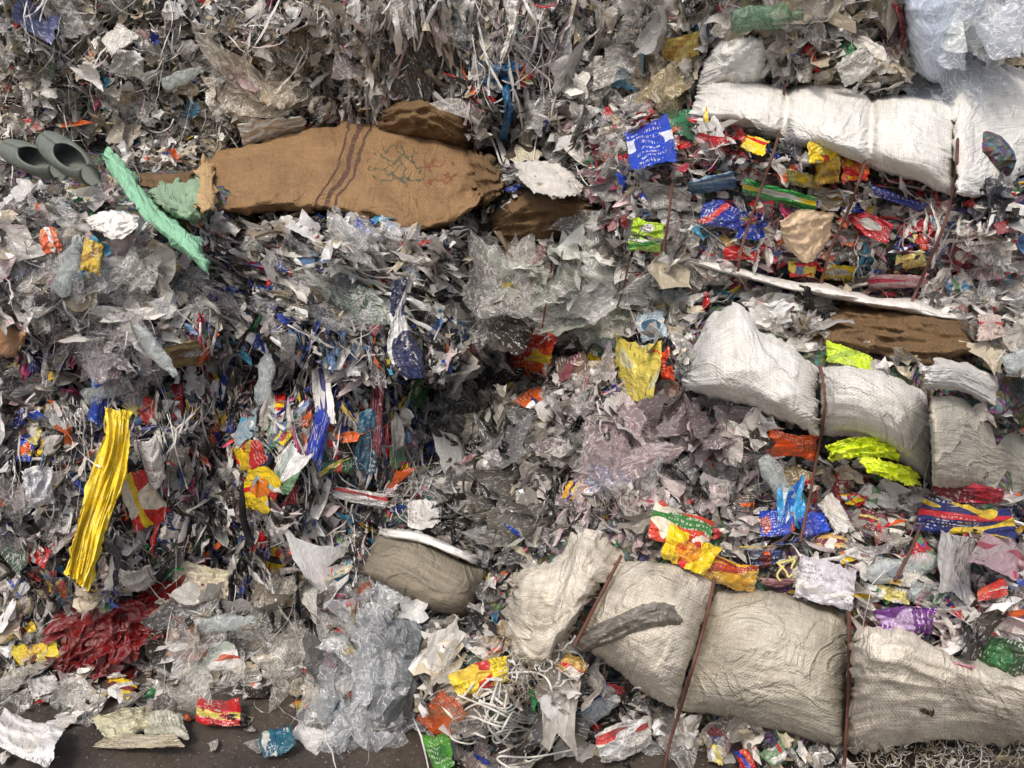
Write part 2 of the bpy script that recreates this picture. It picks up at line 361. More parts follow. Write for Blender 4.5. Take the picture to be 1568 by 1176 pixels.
patch('grey_plastic_sheet',[(872,985),(930,945),(990,915),(1045,910)],[(890,1000),(945,985),(1010,968),(1066,962)],FG,bulge=.02,wr=.014,lift=.18,mask=False,rag=3,hf=.3)
SOIL=mat_plain('soil',(62,52,30),.9,60.,.8,1.)
YC=mat_film('yellow_film',(236,208,50),1.,.6,.22)
patch('yellow_cloth',[(164,620),(160,680),(140,740),(116,800),(98,880)],[(203,628),(194,690),(184,745),(162,815),(140,904)],YC,n=(100,60),bulge=.008,wr=.026,wf=(1.6,6),rag=5,hf=.4,lift=.12,free=True,msh=.95)
patch('dark_red_bag_core',[(90,1010),(115,960),(155,930),(200,920),(262,940)],[(92,1042),(130,1036),(165,1030),(205,1000),(262,980)],FR,n=(60,50),bulge=.0,wr=.05,wf=(4,2.5),rag=8,lift=.05,free=True,mask=True,msh=.75)
e=empty('wrapped_bundle')
patch('cover',[(580,812),(640,820),(700,850),(752,872)],[(546,878),(600,908),(660,938),(715,944)],mat_woven('taupe_wrap',(142,134,118),dirt=.25,weave=.4),n=(60,40),bulge=.09,wr=.012,wf=(2,3),lift=.08,parent=e)
patch('rim',[(582,808),(640,812),(690,832),(735,852)],[(580,822),(640,832),(690,850),(730,868)],FW,n=(50,10),bulge=.01,wr=.014,lift=.16,parent=e,mask=False,rag=4)
patch('film_bag_core',[(510,935),(545,905),(600,915),(640,945),(660,970)],[(480,1040),(510,1120),(560,1145),(615,1105),(645,1055)],FB,n=(70,60),bulge=.06,wr=.05,wf=(4,2),rag=9,lift=.0,mask=False)
patch('plastic_film_sheet',[(1372,-40),(1450,-40),(1660,-40)],[(1400,110),(1440,130),(1500,90),(1660,75)],mat_film('bright_film',(205,216,232),.75,.2,.0),n=(60,50),bulge=.04,wr=.02,wf=(2,3),lift=.06,mask=False)
patch('maroon_strip',[(1362,0),(1372,30),(1380,80)],[(1378,0),(1392,35),(1392,85)],FR,bulge=.01,wr=.01,lift=.12)
patch('tan_plastic_sheet',[(1192,338),(1230,322),(1278,325)],[(1205,378),(1235,402),(1268,372)],mat_film('tan_film',(215,188,155),1.,.4),bulge=.02,wr=.014,lift=.10,free=True,rag=3,hf=.3)
patch('cardboard_piece',[(-40,500),(10,498),(42,512)],[(-40,546),(15,548),(40,535)],mat_film('cardboard',(170,125,85),1.,.8,.2),bulge=.03,wr=.004,lift=.12)
patch('white_plastic_sheet',[(365,192),(420,182),(465,175)],[(372,228),(420,215),(468,205)],FW,bulge=.02,wr=.02,lift=.12,free=True,rag=4,hf=.4)
patch('pale_plastic_sheet',[(780,250),(830,245),(870,262),(890,290)],[(800,275),(820,300),(850,305),(885,298)],mat_film('pale_film',(195,190,182),1.,.5),bulge=.03,wr=.03,rag=6,hf=.4,lift=.06,free=True)
patch('white_bag_scrap',[(130,335),(170,318),(215,330)],[(140,350),(180,365),(210,350)],FW,bulge=.02,wr=.014,lift=.10,free=True,rag=3,hf=.4)
patch('turquoise_cloth',[(765,130),(770,165),(762,215)],[(782,130),(785,170),(776,220)],mat_film('turq_film2',(25,95,140),1.,.4),bulge=.02,wr=.02,rag=4,lift=.10)
patch('white_plastic_strip',[(770,0),(778,50),(764,96)],[(796,0),(792,50),(772,98)],FW,bulge=.02,wr=.02,lift=.14,free=True)
patch('grey_plastic_strip',[(905,0),(912,50),(900,90)],[(935,0),(925,60),(906,95)],FG,bulge=.02,wr=.01,lift=.14,free=True)
patch('navy_striped_bag',[(605,430),(597,490),(590,540),(622,578)],[(628,425),(620,480),(640,530),(650,575)],mat_packet('navy_print',(25,35,75),(230,230,230),(225,225,225),7.),bulge=.02,wr=.014,rag=3,hf=.4,lift=.11,free=True)
patch('dark_bale_cover',[(70,740),(150,770),(230,790),(310,800)],[(75,790),(150,830),(230,860),(310,850)],mat_film('dark_film',(62,54,46),1.,.4),bulge=.02,wr=.04,rag=8,lift=-.02,mask=False)
RD,YL,GN,BL,WH,OR,PK,PU,BK,NV=(210,25,28),(245,208,20),(30,140,55),(20,60,185),(232,230,226),(238,95,20),(205,45,95),(105,35,135),(30,28,30),(20,28,95)
PKS=[('snack_packet',816,546,64,70,-8,(236,80,18),(240,200,40),(205,40,25)),
('snack_packet',974,568,70,96,-8,(228,208,85),(218,192,70),(205,200,150)),
('soap_pouch',1000,222,68,66,15,BL,(220,225,235),(20,60,190)),
('green_pouch',1040,186,56,44,-10,(15,85,55),(20,100,65),(40,140,95)),
('noodle_packet',1040,808,84,60,-20,(215,60,35),(50,120,50),(235,225,200)),
('noodle_packet',1058,845,76,54,-28,YL,RD,(235,150,30)),
('snack_packet',1122,876,86,40,-18,(215,160,30),(120,30,25),(190,60,25)),
('noodle_packet',218,765,64,84,25,RD,YL,(235,225,200)),
('noodle_packet',398,752,50,60,-15,YL,RD,(235,120,20)),
('noodle_packet',385,698,46,36,20,RD,YL,(220,180,30)),
('snack_packet',1480,796,134,50,-4,NV,(200,30,40),(225,190,45)),
('red_packet',1482,758,112,28,-3,(150,15,30),(190,25,40),(120,10,25)),
('pink_packet',1402,1025,150,54,-10,(175,30,70),(190,50,95),(205,110,140)),
('purple_packet',1385,952,88,50,5,PU,(120,50,150),(180,150,200)),
('orange_bag',1214,680,94,38,-3,(245,85,12),(248,95,15),(238,75,12)),
('blue_pouch',1212,772,44,68,10,(40,150,215),(220,235,240),(30,90,180)),
('blue_wrapper',1188,800,46,36,0,BL,(30,40,150),(160,60,60)),
('blue_wrapper',1248,800,40,32,20,BL,(30,40,150),(40,60,170)),
('orange_wrapper',682,1100,60,58,-35,(245,95,20),OR,(230,120,60)),
('yellow_wrapper',735,1036,80,38,15,(240,212,40),(200,40,30),(225,190,60)),
('green_wrapper',672,1150,36,64,10,(60,140,40),(80,155,50),(40,110,35)),
('yellow_wrapper',55,1000,60,34,10,(225,200,40),(90,30,30),(220,180,40)),
('red_packet',335,1090,68,44,-8,(195,20,25),(210,190,60),(170,15,20)),
('red_packet',62,850,36,32,-20,(200,25,30),WH,(200,30,35)),
('white_packet',328,1012,86,48,12,WH,(200,90,60),(190,200,190)),
('white_label',650,785,54,40,5,WH,(228,225,218),(215,210,205)),
('blue_white_pouch',1000,502,46,42,10,(185,205,215),WH,(60,100,130)),
('yellow_wrapper',1040,72,60,34,10,(220,190,90),(225,200,120),(210,165,70)),
('yellow_wrapper',1158,222,36,26,-20,YL,RD,(240,220,90)),
('yellow_wrapper',1262,226,50,30,20,YL,(220,60,30),(240,220,90)),
('yellow_wrapper',1270,262,38,42,5,(205,160,35),(150,110,30),(225,180,60)),
('orange_wrapper',1308,262,36,34,0,(235,110,30),YL,RD),
('green_striped_bag',1195,298,100,24,-14,(25,150,50),YL,(230,230,220)),
('blue_wrapper',1105,330,60,34,-10,(25,45,140),(40,70,160),(200,60,60)),
('blue_wrapper',1085,283,76,24,8,(110,150,180),(180,200,210),(70,120,160)),
('lime_wrapper',990,350,46,26,-5,(175,215,40),(190,220,90),WH),
('lime_wrapper',988,376,44,22,-8,(160,210,80),WH,(60,150,60)),
('yellow_wrapper',1232,412,40,24,0,(225,200,70),(60,100,160),RD),
('red_packet',1335,345,66,34,-25,(205,40,55),(220,90,100),WH),
('blue_wrapper',1375,305,84,15,-20,(25,60,170),BL,(30,40,140)),
('pink_packet',1380,432,90,22,0,(215,190,195),(205,60,90),(200,150,155)),
('red_packet',1545,345,50,22,20,(210,20,30),(200,20,25),(230,60,50)),
('yellow_wrapper',140,395,38,48,-10,(205,170,40),(215,185,60),(150,110,20)),
('orange_wrapper',78,370,28,44,20,(225,85,35),WH,(230,140,90)),
('gold_wrapper',278,545,60,42,5,(165,140,80),(205,185,120),(120,90,40)),
('yellow_wrapper',122,295,46,20,-5,(215,195,80),(225,150,40),YL),
('brown_packet',1135,770,36,34,0,(90,75,70),OR,(50,45,45)),
('yellow_wrapper',885,752,36,28,-15,(235,170,30),(40,50,120),YL),
('red_wrapper',1018,560,22,48,10,(230,70,30),(30,30,30),(220,60,30)),
('blue_wrapper',492,650,24,120,-12,(20,40,150),(25,50,160),(30,60,170)),
('teal_cloth',560,680,34,94,-8,(30,75,100),(40,85,110),(25,60,80)),
('maroon_cloth',578,630,24,120,-5,(90,20,35),(100,25,40),(80,15,30)),
('green_wrapper',642,600,26,70,-25,(40,140,50),(60,160,60),(200,220,190)),
('blue_wrapper',150,625,26,54,-15,(20,50,140),(30,70,170),(25,40,120)),
('white_plastic_scrap',232,705,34,78,8,(226,224,220),WH,(210,208,205)),
('white_plastic_scrap',440,718,44,76,-30,WH,(180,190,185),(90,130,90)),
('green_wrapper',608,700,30,38,0,(130,185,140),(160,200,160),(110,160,120)),
('green_wrapper',515,715,56,24,5,(40,90,60),(200,60,40),(210,190,90)),
('white_plastic_scrap',550,760,74,24,-10,(218,215,208),(200,60,60),WH),
('paper_scrap',36,1128,96,64,-25,(232,230,228),(230,228,225),(228,225,220)),
('paper_scrap',190,1105,78,42,15,(195,190,155),(188,180,145),(200,195,165)),
('paper_scrap',250,1110,70,36,-5,(170,170,150),(165,165,145),(190,188,170)),
('paper_scrap',215,1135,124,22,0,(175,165,140),(160,150,125),(180,170,150)),
('teal_wrapper',425,1135,50,38,20,(30,90,110),(200,200,190),(20,80,110)),
('white_plastic_scrap',212,885,50,34,15,(222,220,214),WH,(210,210,205)),
('cream_plastic_scrap',310,885,84,44,-12,(210,200,172),(200,190,155),(205,195,170)),
('white_plastic_scrap',960,1130,84,48,20,(220,218,212),(200,60,60),(225,225,225)),
('paper_scrap',1460,870,50,94,-3,(176,174,172),(166,164,162),(180,178,175)),
('white_plastic_scrap',1265,895,94,60,-20,(210,206,214),WH,(215,212,220)),
('green_wrapper',1235,895,34,26,-30,(30,150,50),(60,175,70),WH),
('red_wrapper',1520,905,44,24,10,(220,40,30),WH,(230,90,40)),
('green_bag',1530,1005,84,48,-10,(20,60,25),(25,80,30),(35,100,45)),
('pink_packet',1530,850,70,60,-20,(220,185,195),(200,60,100),(225,205,210)),
('white_plastic_scrap',495,600,26,84,5,WH,(60,60,120),(200,200,200)),
('white_plastic_scrap',440,545,22,64,-5,(230,230,227),WH,(200,200,200)),
('brown_packet',875,565,54,44,10,(100,80,70),(80,60,60),(120,60,70)),
('cream_plastic_scrap',800,235,48,34,-30,(222,212,185),(215,205,178),(60,50,40)),
('white_plastic_scrap',255,470,38,34,20,WH,(210,210,215),(225,225,225)),
('white_plastic_scrap',180,60,54,34,40,(215,210,202),(215,210,200),(205,200,195)),
('grey_plastic_scrap',200,100,48,36,-10,(220,220,215),(205,202,198),(210,210,205)),
('cream_plastic_scrap',1515,500,44,34,0,(200,180,170),(190,60,60),(180,160,150)),
('lime_wrapper',1300,548,72,24,-18,(205,235,40),(195,225,50),(160,190,50)),
('white_plastic_scrap',1310,100,54,40,30,(210,208,200),(205,203,195),(200,198,190)),
('white_plastic_scrap',60,740,44,60,10,(215,215,218),WH,(190,190,200)),
('cream_plastic_scrap',1240,870,50,30,30,(215,210,200),WH,(200,195,185)),
]
for p in PKS: packet(*p)
cols=[RD,YL,BL,OR,(190,45,60),WH,WH,(230,225,215),(210,205,196),(90,140,175),(235,220,130),(110,35,45),(210,170,90),(45,60,110),(225,225,225),(110,150,110),(150,145,138),(60,56,54)]
nm={RD:'red_packet',YL:'yellow_wrapper',BL:'blue_wrapper',OR:'orange_wrapper'}
regs=[((20,560,620,900),28,(16,36),1.6,80),((960,250,1480,460),22,(16,36),1.8,-12),((1160,760,1540,930),24,(16,40),1.8,-14),((20,640,200,960),6,(16,34),1.3,0),((680,400,1040,620),6,(20,40),1.2,0),((340,380,640,520),8,(14,30),2.2,-28),((560,80,940,240),4,(14,26),1.4,40),((30,20,480,220),5,(12,22),1.3,0),((860,980,1010,1150),3,(18,34),1.3,0),((40,1000,440,1140),4,(18,34),1.3,0),((1060,1090,1540,1170),4,(18,34),1.4,0)]
for (a,b,c,d),n,(s0,s1),asp,an0 in regs:
    for i in range(n):
        for tr in range(20):
            u=random.uniform(a,c); v=random.uniform(b,d)
            if not maskedR(np.array([u]),np.array([v]),22.)[0]: break
        else: continue
        s=random.uniform(s0,s1); q=math.sqrt(asp*random.uniform(.7,1.4)); c1,c2,c3=random.choice(cols),random.choice(cols),random.choice(cols)
        packet(nm.get(c1,'plastic_wrapper'),u,v,s*q*1.1,s/q*1.1,an0+random.gauss(0,25 if an0 else 60),c1,c2,c3,random.uniform(.02,.05),mask=s>28)
NE=mat_film('neon_yellow_film',(225,242,45),1.,.35,.06)
e=empty('neon_yellow_bag')
patch('upper',[(1262,680),(1310,664),(1365,672)],[(1270,702),(1320,700),(1370,700)],NE,n=(60,36),bulge=.03,wr=.03,wf=(7,4),rag=6,hf=.5,lift=.15,parent=e,free=True)
patch('lower',[(1310,700),(1350,702),(1392,712)],[(1330,722),(1370,736),(1415,746)],NE,n=(60,30),bulge=.03,wr=.02,wf=(5,4),rag=6,hf=.5,lift=.15,parent=e,free=True)
RUB=mat_plain('grey_rubber',(105,112,105),.55,30.,.2)
def clog(px,rx,rz):
    n,mm=26,22; V=np.zeros((n,mm,3))
    for i,s in enumerate(np.linspace(0,1,n)):
        w=.052*(math.sin(math.pi*min(1,.10+s*.86))**.45)*(.8+.25*s); h=.085-.03*s**1.5
        if s>.93: h*=.75
        op=.85*max(0,1-((s-.28)/.30)**2)**.5 if abs(s-.28)<.30 else 0
        for j,a in enumerate(np.linspace(op,2*math.pi-op,mm)):
            x=math.sin(a)*w; z=math.cos(a)*h/2+h/2
            if z<.012: z=0
            V[i,j]=(x,s*.27,z)
    o=mkmesh('rubber_clog',V,gridq(n,mm),RUB,None,True)
    md=o.modifiers.new('th','SOLIDIFY'); md.thickness=.006
    t=float(tmap(px[0],px[1]))-.20; P=CAM+ray(*px)*t
    o.matrix_world=Matrix.Translation(Vector(P))@Matrix.Rotation(math.radians(rx),4,'X')@Matrix.Rotation(math.radians(rz),4,'Z')@Matrix.Scale(1.35,4)
addmask([(20,215),(165,215),(165,285),(20,280)])
clog((98,274),50,62); clog((148,282),50,50)
prof=[(0,.001),(.004,.028),(.02,.034),(.06,.034),(.07,.031),(.10,.032),(.15,.034),(.18,.028),(.205,.014),(.212,.013),(.214,.016),(.235,.016),(.236,.001)]
an=np.linspace(0,2*np.pi,25); V=np.array([[(r*np.cos(a)*(1+.15*math.sin(z*60+a)),r*np.sin(a)*.75,z) for a in an] for z,r in prof])
o=mkmesh('green_bottle',V,gridq(len(prof),25),mat_film('green_pet',(90,125,95),.55,.12,.1),{'suv':('FLOAT_VECTOR',V)},True)
o.location=CAM+ray(1120,32)*(float(tmap(1160,30))-.14); o.rotation_euler=(0,math.radians(85),0); o.scale=(1.3,1.3,1.1)
# crushed clear drink bottles lying in the heap
PET=mat_film('clear_pet',(190,200,200),.35,.08,.1)
bl=[(905,345,30),(760,470,70),(880,500,-20),(1010,455,10),(560,450,-35),(90,450,60),(205,500,-50),(130,610,20),(1330,880,15),(1395,905,-20),(1170,700,-60),(1540,560,30),(400,620,80),(300,960,10),(860,1120,40),(250,130,20),(700,60,80)]
for (u,v,a) in bl:
    ph=random.uniform(0,6)
    V=np.array([[(r*np.cos(q)*(1+.22*math.sin(z*55+q*2+ph)),r*np.sin(q)*(.55+.2*math.sin(z*40+ph)),z+.006*math.sin(q*3+ph)) for q in an] for z,r in prof])
    o=mkmesh('crushed_plastic_bottle',V,gridq(len(prof),25),PET,{'suv':('FLOAT_VECTOR',V)},True)
    P=CAM+ray(u,v)*(float(tmap(u,v))-.09); o.location=P; o.rotation_euler=(random.uniform(-.4,.4),math.radians(90-a),random.uniform(-.4,.4))

def join_curves(name,tubes,mat):
    V=[];Q=[];off=0
    for o in tubes:
        me=o.data; v=np.zeros(len(me.vertices)*3,np.float32); me.vertices.foreach_get('co',v); q=np.zeros(len(me.loops),np.int32); me.loops.foreach_get('vertex_index',q)
        V.append(v.reshape(-1,3)); Q.append(q.reshape(-1,4)+off); off+=len(V[-1]); bpy.data.objects.remove(o)
    return mkmesh(name,np.vstack(V),np.vstack(Q),mat,None,True)
def tangle(name,cx,cy,rx,ry,n,rad,mat,lift=(.04,.14),flat=1.):
    ts=[]
    for i in range(n):
        a0=random.uniform(0,6.28); pts=[]; x0=cx+random.uniform(-.7,.7)*rx; y0=cy+random.uniform(-.7,.7)*ry
        k=random.randint(4,8); w=random.uniform(.3,1.1)
        for j in range(k):
            a=a0+j*random.uniform(.3,.9)
            pts.append((x0+math.cos(a)*rx*w*random.uniform(.4,1.2),y0+math.sin(a)*ry*w*random.uniform(.4,1.2)))
        ts.append(tube('c',pts,rad,mat,random.uniform(*lift),None,5,flat=flat,res=50))
    return join_curves(name,ts,mat)
tangle('plastic_cord_tangle',765,1095,80,56,26,.0036,STR2,(.03,.17),.35)
addmask([(700,1050),(840,1050),(840,1150),(700,1150)],.45)
tangle('plastic_cord_tangle',1205,860,22,28,3,.004,mat_plain('pale_cord',(200,190,120),.5),(.1,.15))
tube('black_strap',[(375,740),(372,790),(390,840),(430,860),(468,845),(470,810)],.014,mat_plain('black_rubber',(28,28,30),.5),.09,flat=.4)
tube('black_strap',[(462,850),(455,890),(458,940),(452,965)],.008,mat_plain('black_rubber2',(28,28,30),.5),.09)
tube('pink_cord',[(352,690),(350,740),(345,790),(362,850)],.005,mat_plain('pink_cord_m',(215,120,140),.5),.10)
tube('red_cord',[(915,130),(905,200),(915,260),(925,320)],.006,mat_plain('dark_red_cord',(110,30,30),.5),.12)
tube('red_cord',[(845,400),(838,450),(830,505)],.004,mat_plain('rust_cord',(110,55,45),.5),.10)
tube('red_cord',[(735,340),(728,420),(735,500)],.004,STR,.10)
tube('red_cord',[(965,390),(955,440),(945,470)],.004,STR,.10)

# ================= scraps
WHT=[(242,239,233),(232,228,221),(218,213,206),(245,244,241)]
GRY=[(182,177,169),(156,150,141),(122,116,109),(168,164,160)]
DRK=[(40,37,35),(24,23,23),(62,56,50)]
BEI=[(206,194,169),(190,176,148),(220,206,182),(162,146,120)]
BRT=[(202,34,38),(212,66,60),(30,66,168),(34,44,110),(236,200,52),(50,136,78),(228,106,44),(196,68,112),(68,154,190)]
RPK=[(204,44,52),(228,168,174),(210,84,104),(234,204,206),(182,32,34)]
PNK=[(210,190,190),(198,174,176),(222,207,206)]
BLU=[(29,54,142),(40,76,162),(34,39,92),(92,130,178)]
CLG=[(196,199,188),(180,184,172),(214,216,208)]
def pal(*gs):
    cs=[];w=[]
    for g,wt in gs:
        for c in g: cs.append(c); w.append(wt/len(g))
    return lin(np.array(cs)),np.array(w)/sum(w)
Z=[((-400,-400,2400,2000),pal((WHT,3.4),(GRY,3),(DRK,2.3),(BEI,2),(BRT,1.2)),.036,1.4,0,180,.28),
((-400,-400,530,300),pal((WHT,5.2),(GRY,2.6),(DRK,1.6),(BEI,3.4),(BRT,.7)),.032,1.25,0,180,.2),
((510,-400,950,260),pal((WHT,3.6),(GRY,3),(DRK,2.3),(BEI,1.5),(PNK,1.2),(BRT,.45)),.034,2.2,90,35,.25),
((720,100,960,360),pal((WHT,3.2),(GRY,3),(DRK,3),(PNK,.8),(BRT,.4)),.038,2.0,20,60,.3),
((940,-400,1800,200),pal((WHT,3.8),(GRY,2.5),(BEI,3),(DRK,1.5),(BRT,.4)),.042,1.5,60,80,.35),
((930,180,1800,490),pal((WHT,4.6),(RPK,1.9),(BRT,1.8),(GRY,1.8),(DRK,1.2),(BLU,.5),(BEI,.8)),.038,2.2,-12,35,.28),
((-400,290,340,620),pal((WHT,4.),(CLG,2.),(GRY,2),(DRK,1.4),(PNK,1.2),(BRT,.8),(BEI,1.2)),.040,1.4,0,180,.45),
((320,340,730,510),pal((WHT,4),(GRY,2.8),(DRK,2.6),(BLU,.6),(BRT,.6),(BEI,1.)),.040,3.2,-28,13,.2),
((720,350,1070,560),pal((CLG,3.5),(WHT,3.4),(GRY,1.8),(DRK,.8),(BEI,1),(BRT,.2)),.052,1.3,0,180,.5),
((-400,500,330,950),pal((WHT,3.2),(GRY,1.9),(DRK,2.8),(BRT,1.7),(PNK,1),(BLU,.4)),.040,2.0,80,45,.28),
((200,500,700,900),pal((WHT,3.3),(GRY,1.7),(DRK,4.),(BRT,2.1),(BLU,.9),(PNK,.6)),.040,2.8,86,22,.17),
((660,560,900,870),pal((GRY,3.),(DRK,4.6),(CLG,.8),(BEI,.5),(PNK,.4),(BRT,.2)),.048,1.5,0,180,.3),  # dark grey film; extra dark scraps colour in the shade of the centre recess
((860,600,1160,840),pal((PNK,3.4),(GRY,3),(DRK,1.8),(WHT,1.4),(BRT,.4)),.042,1.9,60,60,.4),
((1060,455,1800,620),pal((GRY,3),(BEI,2.5),(WHT,3),(DRK,1.7),(BRT,.5)),.042,1.4,0,180,.35),
((1140,735,1800,965),pal((WHT,5.),(RPK,1.6),(PNK,1.8),(BRT,1.7),(GRY,1.7),(DRK,1.3),(BLU,.6)),.040,2.4,-14,35,.32),
((-400,900,500,2000),pal((WHT,3),(GRY,3),(DRK,2.4),(BEI,2.4),(BRT,.7)),.042,1.3,0,180,.3),
((660,940,1000,2000),pal((GRY,3),(WHT,2.6),(DRK,3.),(BEI,1.6),(BRT,.7)),.040,1.5,0,180,.25),
((1000,1080,1800,2000),pal((WHT,2.8),(GRY,2.4),(BEI,2.6),(DRK,1.8),(BRT,.6)),.038,1.6,0,180,.2)]
def zone(u,v):
    u=u+rng.normal(0,22,u.shape); v=v+rng.normal(0,18,v.shape)
    z=np.zeros(u.shape,int)
    for i,zz in enumerate(Z):
        a,b,c,d=zz[0]; z[(u>=a)&(u<c)&(v>=b)&(v<d)]=i
    return z
def norm(a): return a/(np.linalg.norm(a,axis=-1,keepdims=True)+1e-9)
def scraps(name,pos,nr,th,L,W,k,col,col2,mat,tilt=.55,crump=.22,nf=3,amp=.4,smooth=False):
    N=len(pos)
    if N==0:return
    nn=norm(nr+tilt*rng.normal(size=(N,3)))
    ex=norm(np.cross(np.array([0,0,1.]),nn)); ey=np.cross(nn,ex)
    ct,st=np.cos(th)[:,None],np.sin(th)[:,None]
    ax=ex*ct+ey*st; ay=-ex*st+ey*ct
    s,r=np.meshgrid(np.linspace(-1,1,k),np.linspace(-1,1,k),indexing='ij')
    s=s[None];r=r[None]
    R=lambda sc:rng.normal(0,sc,(N,1,1))
    jt=lambda sc:rng.normal(0,sc,(N,k,k))
    g=1.6/(k-1)
    x=s*(1+R(.2)*r)+R(.25)*r+jt(.22*g); y=r*(1+R(.25)*s)+R(.25)*s**2+jt(.24*g)
    an=np.arctan2(r,s); rad=np.maximum(np.abs(s),np.abs(r))
    for q in (2,3,5):
        mlt=1+rad**2*R(.11)*np.cos(q*an+R(3.)) ; x=x*mlt; y=y*mlt
    z=R(.25)*s**2+R(.25)*r**2+jt(crump*g*1.4)
    for q in range(nf):
        al=rng.uniform(0,6.28,(N,1,1)); z=z+R(amp*(.85**q))*np.abs(s*np.cos(al)+r*np.sin(al)-rng.uniform(-.8,.8,(N,1,1)))
    Lx=L[:,None,None]/2;Wy=W[:,None,None]/2; m=np.sqrt(Lx*Wy)
    V=pos[:,None,None,:]+(x*Lx)[...,None]*ax[:,None,None,:]+(y*Wy)[...,None]*ay[:,None,None,:]+(z*m)[...,None]*nn[:,None,None,:]
    V[...,2]=np.maximum(V[...,2],.002)
    Q=(gridq(k,k)[None]+(np.arange(N)*k*k)[:,None,None])
    o=rng.uniform(0,50,(N,1,1,1))
    suv=np.concatenate([(s*Lx)[...,None]+o,(r*Wy)[...,None]+o*.7,np.broadcast_to(o,(N,k,k,1))],-1)
    def cc(c):
        a=np.ones((N,k*k,4)); a[...,:3]=c[:,None,:]; return a
    return mkmesh(name,V,Q,mat,{'Col':('FLOAT_COLOR',cc(col)),'Col2':('FLOAT_COLOR',cc(col2)),'suv':('FLOAT_VECTOR',suv)},smooth)
def sample(n):
    out=[]; tot=0
    while tot<n:
        m=n*3
        x=rng.uniform(-3.3,3.3,m); z=rng.uniform(0,3.3,m); h=.01
        yx=(Yf(x+h,z)-Yf(x-h,z))/(2*h); yz=(Yf(x,z+h)-Yf(x,z-h))/(2*h)
        a=np.sqrt(1+yx**2+yz**2); keep=rng.random(m)<a/5
        y=Yf(x,z); P=np.stack([x,y,z],-1); u,v,f=proj(P)
        keep&=(u>-190)&(u<1760)&(v>-120)&(v<1300)&(~masked(u,v))
        nr=norm(np.stack([yx,-np.ones_like(yx),yz],-1))
        out.append((P[keep],nr[keep],u[keep],v[keep])); tot+=keep.sum()
    return [np.concatenate([o[i] for o in out])[:n] for i in range(4)]
def pick(zi,n):
    col=np.zeros((n,3)); col2=np.zeros((n,3)); par=np.zeros((n,5))
    for i,zz in enumerate(Z):
        m=zi==i; c=m.sum()
        if c==0: continue
        p,w=zz[1]; col[m]=p[rng.choice(len(p),c,p=w)]; col2[m]=p[rng.choice(len(p),c,p=w)]
        par[m]=zz[2:7]
    same=rng.random(n)<.6; col2[same]=col[same]*.85
    col*=rng.uniform(.7,1.12,(n,1)); col2*=rng.uniform(.7,1.1,(n,1))
    return np.clip(col,.008,.88),np.clip(col2,.008,.88),par
def bale_id(P):
    d=np.stack([((P[:,0]-b[0])/b[1])**2+((P[:,2]-b[2])/b[3])**2+((P[:,1]-b[4])*1.5)**2 for b in BW],-1)
    return d.argmin(1)
acc=[]
for cls,(n,k,sc,tilt,lo,nf,amp,cr) in enumerate([(25000,4,1.0,.5,.0,2,.42,.2),(17000,6,1.65,.48,.01,4,.36,.2),(4000,10,2.6,.4,.02,7,.32,.2),(220,15,3.8,.3,.03,11,.26,.2)]):
    P,nr,u,v=sample(n); zi=zone(u,v); col,col2,par=pick(zi,n)
    asp=np.maximum(par[:,1]*np.exp(rng.normal(0,.3,n)),.8)
    if cls>=2: asp=asp**.6
    sz=par[:,0]*sc*np.exp(rng.normal(0,.38,n))
    L=np.clip(sz*np.sqrt(asp),.008,.28); W=np.clip(sz/np.sqrt(asp),.005,.20)
    if cls>=2:
        g=col.mean(1,keepdims=True); mixf=rng.random((n,1))*.8; col=col*(1-mixf)+(g*.7+.17)*mixf; col2=np.where(rng.random((n,1))<.8,col*.9,col2)
    th=np.radians(par[:,2]+par[:,3]*rng.normal(0,.7,n))
    P=P+nr*rng.uniform(-.02,.03+lo,n)[:,None]
    cl=rng.random(n)<par[:,4]*(.4,.8,1.5,2.)[cls]
    ok=~maskedR(u,v,L/2.8*F*(.30 if cls<2 else .42))|(rng.random(n)<(.05 if cls<2 else 0))
    acc.append([a[ok] for a in (P,nr,u,v,th,L,W)]+[k]+[a[ok] for a in (col,col2,cl)]+[tilt,nf,amp,cr])
for bi in range(len(BW)):
    par=empty('plastic_waste_bale')
    for A in acc:
        P,nr,u,v,th,L,W,k,col,col2,cl,tilt,nf,amp,cr=A
        b=bale_id(P)==bi
        for m,mt,nm_ in ((b&~cl,SCR,'printed_plastic_scraps'),(b&cl,CLR,'clear_film_scraps')):
            isc=mt is CLR
            f=1.2 if isc else 1
            o=scraps(nm_,P[m],nr[m],th[m],L[m]*f,W[m]*f,k,np.clip(col[m]*.65+.22,0,.82) if isc else col[m],col2[m],mt,tilt,cr*(.75 if isc else 1),nf,amp,smooth=isc or k>8)
            if o:o.parent=par
def cluster(name,cx,cy,rx,ry,n,size,col,mat,lift=(.0,.12),ang=90,k=15,chk=True):
    a=rng.uniform(0,6.28,n); q=np.sqrt(rng.random(n)); u=cx+rx*q*np.cos(a); v=cy+ry*q*np.sin(a)
    L=size*np.exp(rng.normal(0,.25,n))
    if chk:
        ok=~maskedR(u,v,L/2.8*F*.32); a,q,u,v,L=a[ok],q[ok],u[ok],v[ok],L[ok]; n=len(u)
    l=rng.uniform(lift[0],lift[1],n)*(1.15-q)
    t=tmap(u,v)-l; P=CAM+ray(u,v)*t[:,None]; nr=np.tile([[0,-.9,.35]],(n,1))+np.stack([np.cos(a)*q*.5,0*a,-np.sin(a)*q*.4],-1)
    c=np.tile(lin(np.array(col)),(n,1))*rng.uniform(.75,1.1,(n,1))
    return scraps(name,P,nr,np.radians(ang+30*rng.normal(size=n)),L*1.3,L*.75,k,np.clip(c,0,.85),c,mat,.35,.17,11,.30,True)
CL2=mat_clear('cloudy_film',.40,.48,.12)
